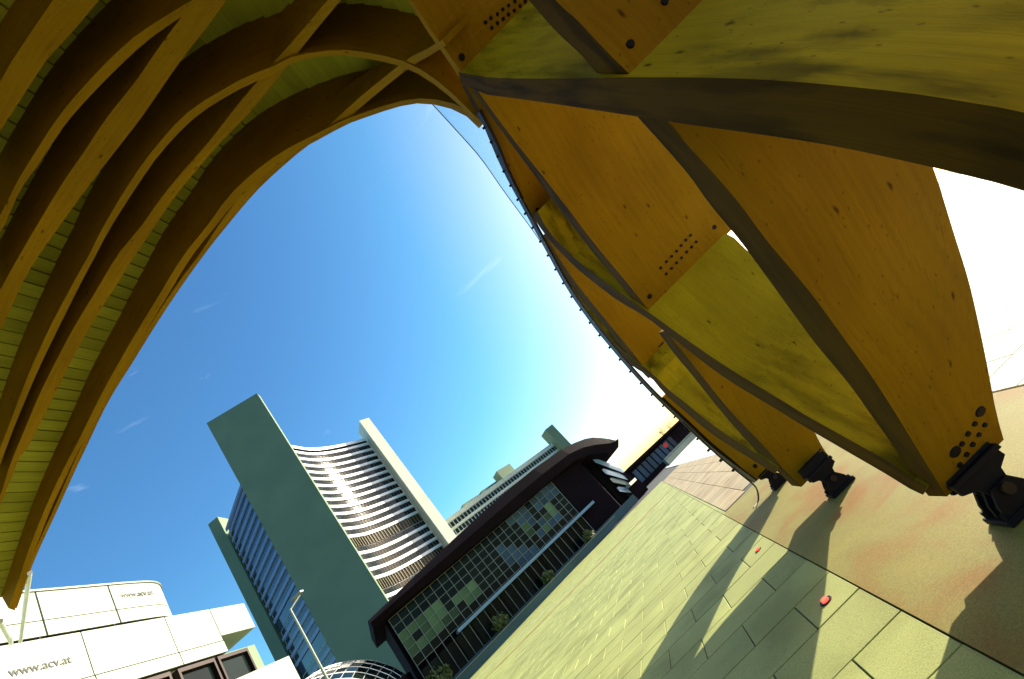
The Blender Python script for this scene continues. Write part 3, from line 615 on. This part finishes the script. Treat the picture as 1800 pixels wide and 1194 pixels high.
for (pa, pb, hgt, mk) in (((1040, 806), (1088, 824), .75, 'bluestrip'), ((1058, 826), (1100, 838), .7, 'bluestrip'), ((1072, 842), (1110, 850), .6, 'teal'), ((1084, 858), (1118, 862), .6, 'bluestrip')):
    qa, qb = at_d(*pa, 66), at_d(*pb, 68); q2 = Vector((.25, .4))
    part('louvre_window', prism_me([qa.to_2d(), qb.to_2d(), qb.to_2d() + q2, qa.to_2d() + q2], [qa.z - hgt, qb.z - hgt, qb.z - hgt, qa.z - hgt], [qa.z, qb.z, qb.z, qa.z]), M[mk], pav)
qa, qb = at_d(1036, 803, 66.6), at_d(1125, 845, 68.8); q2 = Vector((-2.5, 6))
part('annex_wall', prism_me([qa.to_2d(), qb.to_2d(), qb.to_2d() + q2, qa.to_2d() + q2], 0, [qa.z + .3, qb.z + .2, qb.z + .2, qa.z + .3]), M['black'], pav)
part('canopy_slab', prism_me([onl(PL + 4.5, .8), onl(PL + 7.5, -1.5), onl(PL + 7.2, -2.2), onl(PL + 4.2, 0)], 1.9, 2.3), M['white'], pav)
# planters with shrubs in front
def shrub(loc, r, n, label):
    root = empty('shrub', loc); tag(root, label, 'shrub', 'shrubs in front of the pavilion'); V, F = [], []
    for i in range(n):
        d = Vector((random.gauss(0, 1), random.gauss(0, 1), random.gauss(0, .7))); d = d.normalized() * r * random.random() ** .4; c = Vector((d.x, d.y, max(.05, d.z + r * .8))); s = random.uniform(.08, .2)
        u = Vector((random.uniform(-1, 1), random.uniform(-1, 1), random.uniform(-1, 1))).normalized(); w_ = u.orthogonal().normalized(); k = len(V)
        V += [c + u * s, c + w_ * s * .6, c - u * s, c - w_ * s * .6]; F.append((k, k + 1, k + 2, k + 3))
    link('foliage', mesh(V, F), M['leaf'], root); link('stem', tube_me([(0, 0, 0), (.03, .02, r * .5), (0, .05, r)], .05, 6, .02), M['bark'], root)
for s, o_, r, lab in ((1.2, 2.4, 1.3, 'round yellow-green shrub under the left end of the curved roof'), (8.6, 2.0, 1.0, 'yellow-green shrub midway along the pavilion plinth'), (15.5, 1.8, .8, 'low dark shrub before the middle glass bays'), (22.5, 1.8, .8, 'yellowish shrub by the end of the pale blue ledge')):
    p = onl(s, o_); shrub((p.x, p.y, .6), r, 420, lab)
planter = tag(empty('planter_wall', (onl(10, 3.6).x, onl(10, 3.6).y, 0)), 'long teal-grey planter wall along the pavilion front', 'planter')
part('front_panel', prism_me([onl(-4, 4.0), onl(26, 3.2), onl(26, 2.9), onl(-4, 3.7)], 0, .75), M['teal'], planter); part('coping', prism_me([onl(-4.1, 4.1), onl(26.1, 3.3), onl(26.1, 2.8), onl(-4.1, 3.6)], .75, .82), M['mullion'], planter); part('soil', prism_me([onl(-4, 3.65), onl(26, 2.85), onl(26, .6), onl(-4, .6)], .1, .62), M['asphalt'], planter)

# ================================================================== congress building on the left
acv = empty('congress_building', (-22, 20, 0)); tag(acv, 'white congress building with two stacked fascia bands lettered with a web address', 'building')
fd = Vector((-.2, .98)).normalized(); fn = Vector((fd.y, -fd.x))       # along the fascia, and out of it
F0 = Vector((-19.0, 11.9))
def onf(s, out=0.0): return F0 + fd * s + fn * out
# lower fascia panels
part('lower_wall', prism_me([onf(-14, -.25), onf(11.9, -.25), onf(11.9, -9), onf(-14, -9)], 0, 9.5), M['concrete'], acv)
def hit_plane(px, py, p0): d = ray(px, py); t = p0.dot(fn) / d.to_2d().dot(fn); return EYE + d * t
def s_of(px, py, p0): return (hit_plane(px, py, p0).to_2d() - p0).dot(fd)
def seam_panels(name, cuts, z0, z1, out, th, mat):
    for a, b in zip(cuts[:-1], cuts[1:]):
        part(name, prism_me([onf(a + .025, out), onf(b - .025, out), onf(b - .025, out - th), onf(a + .025, out - th)], z0, z1), mat, acv)
sa, sb = s_of(155, 1152, F0), s_of(303, 1120, F0); low_cuts = [-14, sa - 2 * (sb - sa), sa - (sb - sa), sa, sb, 9.5]
part('fascia_backing', prism_me([onf(-14, -.1), onf(9.45, -.1), onf(9.45, -1), onf(-14, -1)], 9.45, 11.75), M['letter'], acv)
seam_panels('fascia_panel', low_cuts, 10.05, 11.8, 0, .08, M['white']); seam_panels('fascia_sill', low_cuts, 9.45, 10.0, .02, .08, M['white'])
part('fascia_return', prism_me([onf(9.53, .0), onf(12.2, .0), onf(12.2, -6), onf(9.53, -6)], 10.3, 11.8), M['white'], acv)
part('soffit', prism_me([onf(8.2, .9), onf(12.6, .9), onf(12.6, -5), onf(8.2, -5)], 9.75, 9.98), M['white'], acv) if False else None
# upper fascia with rounded end
G0 = Vector((-19.55, 12.6)); 
def ong(s, out=0.0): return G0 + fd * s + fn * out
up = [ong(-14), ong(-4), ong(2.6), ong(5.2), ong(6.6, -.1), ong(7.4, -.45), ong(7.95, -1.0), ong(8.2, -1.8), ong(8.25, -3.5)]
part('upper_backing', prism_me([q for q in inset([Vector(u) for u in up], .12)] + [ong(8, -7), ong(-14, -7)], 11.73, 13.9), M['letter'], acv)
def cut(a, b): 
    L = [Vector(tuple(q)) for q in crom([(*u, 0) for u in up], 1600)]; S = [0]
    for i in range(1, len(L)): S.append(S[-1] + (L[i] - L[i - 1]).length)
    return [Vector((q.x, q.y)) for q, s in zip(L, S) if a <= s <= b]
ua, ub = s_of(69, 1077, G0) + 14, s_of(199, 1065, G0) + 14; joints = [0, ua - (ub - ua), ua, ub, 27]
for i in range(len(joints) - 1):
    seg = cut(joints[i] + .035, joints[i + 1] - .035)
    part('upper_panel', strip_me(seg, 12.75, 13.95, -.0 + .06), M['white'], acv); part('upper_panel', strip_me(seg, 12.12, 12.71, .06), M['white'], acv)
part('roof_edge', strip_me(cut(0, 27), 13.95, 14.02, .12), M['mullion'], acv)
part('terrace', prism_me([onf(-14, -.2), onf(11.8, -.2), onf(11.8, -5), onf(-14, -5)], 11.66, 11.72), M['concrete'], acv)
for s in (-1.2, -.6, 2.6, 5.6, 6.0):
    part('vent_box', prism_me([onf(s, -.35), onf(s + .35, -.35), onf(s + .35, -.7), onf(s, -.7)], 11.72, 12.0), M['white'], acv)
# windows below the fascia
for s in (1.0, 3.6, 6.2, 8.6):
    fr = part('window_frame', join_me([prism_me([onf(s, .05), onf(s + 2.2, .05), onf(s + 2.2, -.24), onf(s, -.24)], z0, z1) for z0, z1 in ((9.15, 9.32), (7.6, 7.75))] + [prism_me([onf(a_, .05), onf(a_ + .12, .05), onf(a_ + .12, -.24), onf(a_, -.24)], 7.75, 9.15) for a_ in (s, s + 2.08)]), M['darkmetal'], acv)
    part('window_pane', prism_me([onf(s + .12, -.12), onf(s + 2.08, -.12), onf(s + 2.08, -.18), onf(s + .12, -.18)], 7.75, 9.15), M['pane'], fr)
def text(body, size, parent, org, mat, name='lettering'):
    cu = bpy.data.curves.new('t', 'FONT'); cu.body = body; cu.size = size; cu.extrude = .004; cu.offset = .012; ob = bpy.data.objects.new('t', cu); COL.objects.link(ob)
    bpy.context.view_layer.update(); me = bpy.data.meshes.new_from_object(ob.evaluated_get(bpy.context.evaluated_depsgraph_get())); bpy.data.objects.remove(ob)
    o = link(name, me, None, parent); me.materials.clear(); me.materials.append(mat)
    R = Matrix(((fd.x, 0, fn.x), (fd.y, 0, fn.y), (0, 1, 0))).to_4x4(); o.matrix_local = Matrix.Translation(Vector(org) - Vector(parent.location)) @ R; return o
# hit the fascia planes with the photo's pixels to place the words
c = hit_plane(17, 1190, onf(0, .012)); c2 = hit_plane(126, 1160, onf(0, .012))
t_ = text('www.acv.at', 1, acv, c, M['letter']); s_ = (c2 - c).length / t_.dimensions.x; t_.scale = (s_, s_, 1)
c = hit_plane(213, 1051, ong(0, .072)); c2 = hit_plane(270, 1043, ong(0, .072)); t_ = text('www.acv.at', 1, acv, c, M['letter']); s_ = (c2 - c).length / t_.dimensions.x; t_.scale = (s_, s_, 1)
# white parapet in front
a_, b_ = at_d(405, 1204, 30), at_d(503, 1160, 33); e1 = at_d(545, 1215, 33)
par = tag(link('parapet_wall', prism_me([(a_.x, a_.y), (b_.x, b_.y), (b_.x + .5, b_.y - .3), (a_.x + .5, a_.y - .3)], 0, [a_.z, b_.z, b_.z - .02, a_.z - .02]), M['white']), 'white sloping parapet wall below the congress building corner', 'wall')
# lamp post
lp = at_d(510, 1071, 38); base = empty('lamp_post', (lp.x, lp.y, 0)); tag(base, 'slim white lamp post with a flat head before the tower', 'lamp post')
part('pole', tube_me([(lp.x, lp.y, 0), (lp.x, lp.y, lp.z)], .11, 10, .07), M['white'], base); hd = at_d(527, 1046, 38.5)
part('arm', tube_me([(lp.x, lp.y, lp.z - .05), (hd.x, hd.y, hd.z)], .05, 8), M['white'], base); hp = at_d(520, 1055, 38.3); part('lamp_head', box_me(hp.x - .25, hp.x + .7, hp.y - .2, hp.y + .2, hp.z + .1, hp.z + .25, .03), M['mullion'], base)
# gridded glass roof below the tower
sk0 = at_d(540, 1192, 58); sky_l = empty('glass_roof', (sk0.x, sk0.y, 0)); tag(sky_l, 'low glass roof with a pale diamond grid at the tower foot', 'glass roof')
pts = [at_d(535, 1200, 52), at_d(575, 1172, 54), at_d(640, 1160, 56), at_d(690, 1172, 57), at_d(725, 1194, 57)]; cc = crom(pts, 13); v, f = [], []
for j in range(7):
    for i, p in enumerate(cc): v.append((p[0] + j * .55 - .0, p[1] - j * 1.5, p[2] - j * j * .045 - j * .05))
for j in range(6):
    for i in range(12): a0 = j * 13 + i; f.append((a0, a0 + 1, a0 + 14, a0 + 13))
for fi, q in enumerate(f):
    c0 = sum((Vector(v[k]) for k in q), Vector()) / 4; part('pane', mesh([c0 + (Vector(v[k]) - c0) * .94 for k in q], [(0, 1, 2, 3)]), M['pane'], sky_l)
bars = [tube_me([v[j * 13 + i] for i in range(13)], .035, 4) for j in range(7)] + [tube_me([v[j * 13 + i] for j in range(7)], .035, 4) for i in range(13)]
part('glazing_grid', join_me(bars), M['galv'], sky_l)
e0, e1 = cc[0], cc[-1]; part('support_wall', prism_me([(cc[0][0], cc[0][1] + .3), (cc[-1][0], cc[-1][1] + .3), (cc[-1][0] + 3.4, cc[-1][1] - 9.2), (cc[0][0] + 3.4, cc[0][1] - 9.2)], 0, 4.2), M['black'], sky_l)

# ================================================================== far right group
kb = empty('far_hall', (9, 110, 0)); tag(kb, 'distant dark glazed hall at the end of the plaza', 'building')
K0, K1 = pol(-1.6, 96).to_2d(), pol(7.4, 112).to_2d(); kd = (K1 - K0).normalized(); kn = Vector((kd.y, -kd.x))
part('wall', prism_me([K0, K1, K1 - kn * 10, K0 - kn * 10], 0, 4.2), M['black'], kb); part('roof', prism_me([K0 + kn * 1.2, K1 + kn * 1.2, K1 - kn * 11, K0 - kn * 11], 4.2, [4.7, 3.9 + .7, 4.6, 4.7]), M['black'], kb)
for i in range(9):
    p = K0 + kd * (1 + i * 1.7) + kn * .03; o = link('window', box_me(0, 1.3, -.05, .05, 0, 2.6), M['paneblue'], kb); o.location = Vector((p.x, p.y, 1.0)) - Vector(kb.location); o.rotation_euler.z = math.atan2(kd.y, kd.x)
gw0, gw1 = pol(2.6, 84).to_2d(), pol(8.0, 96).to_2d(); gdir = (gw1 - gw0).normalized(); gn = Vector((gdir.y, -gdir.x))
gw = tag(link('garden_wall', join_me([prism_me([gw0, gw1, gw1 - gn * .5, gw0 - gn * .5], 0, 1.15), prism_me([gw0 + gn * .06, gw1 + gn * .06, gw1 - gn * .56, gw0 - gn * .56], 1.15, 1.25)]), M['teal']), 'low teal-grey wall before the distant hall', 'wall')
rs = pol(3.9, 90); rsg = empty('round_sign', (rs.x, rs.y, 0)); tag(rsg, 'small red round sign on a post by the distant hall', 'sign')
part('post', tube_me([(rs.x, rs.y, 0), (rs.x, rs.y, 2.9)], .05, 8), M['steel'], rsg); part('sign_disc', tube_me([(rs.x, rs.y - .1, 2.7), (rs.x, rs.y - .05, 2.7)], .45, 20), M['red'], rsg)
def bare_tree(loc, h, label):
    root = empty('bare_tree', loc); tag(root, label, 'tree'); tw = []; rng = random.Random(3)
    def grow(p, d, L, r, lvl):
        q = p + d * L; tw.append(tube_me([p, (p + q) / 2 + Vector((rng.uniform(-1, 1), rng.uniform(-1, 1), 0)) * L * .05, q], r, 5, r * .65))
        if lvl < 5:
            for k in range(3):
                nd = (d + Vector((rng.gauss(0, .5), rng.gauss(0, .5), rng.uniform(-.1, .4)))).normalized(); grow(q, nd, L * rng.uniform(.6, .8), r * .6, lvl + 1)
    grow(Vector((0, 0, h * .25)), Vector((0, 0, 1)), h * .2, .12, 0)
    link('trunk', tube_me([(0, 0, -.05), (.05, 0, h * .13), (0, 0, h * .25)], .2, 8, .13), M['bark'], root); link('crown', join_me(tw), M['bark'], root)
tp = pol(4.9, 122); bare_tree((tp.x, tp.y, 0), 8.5, 'bare leafless tree rising over the distant hall roof')
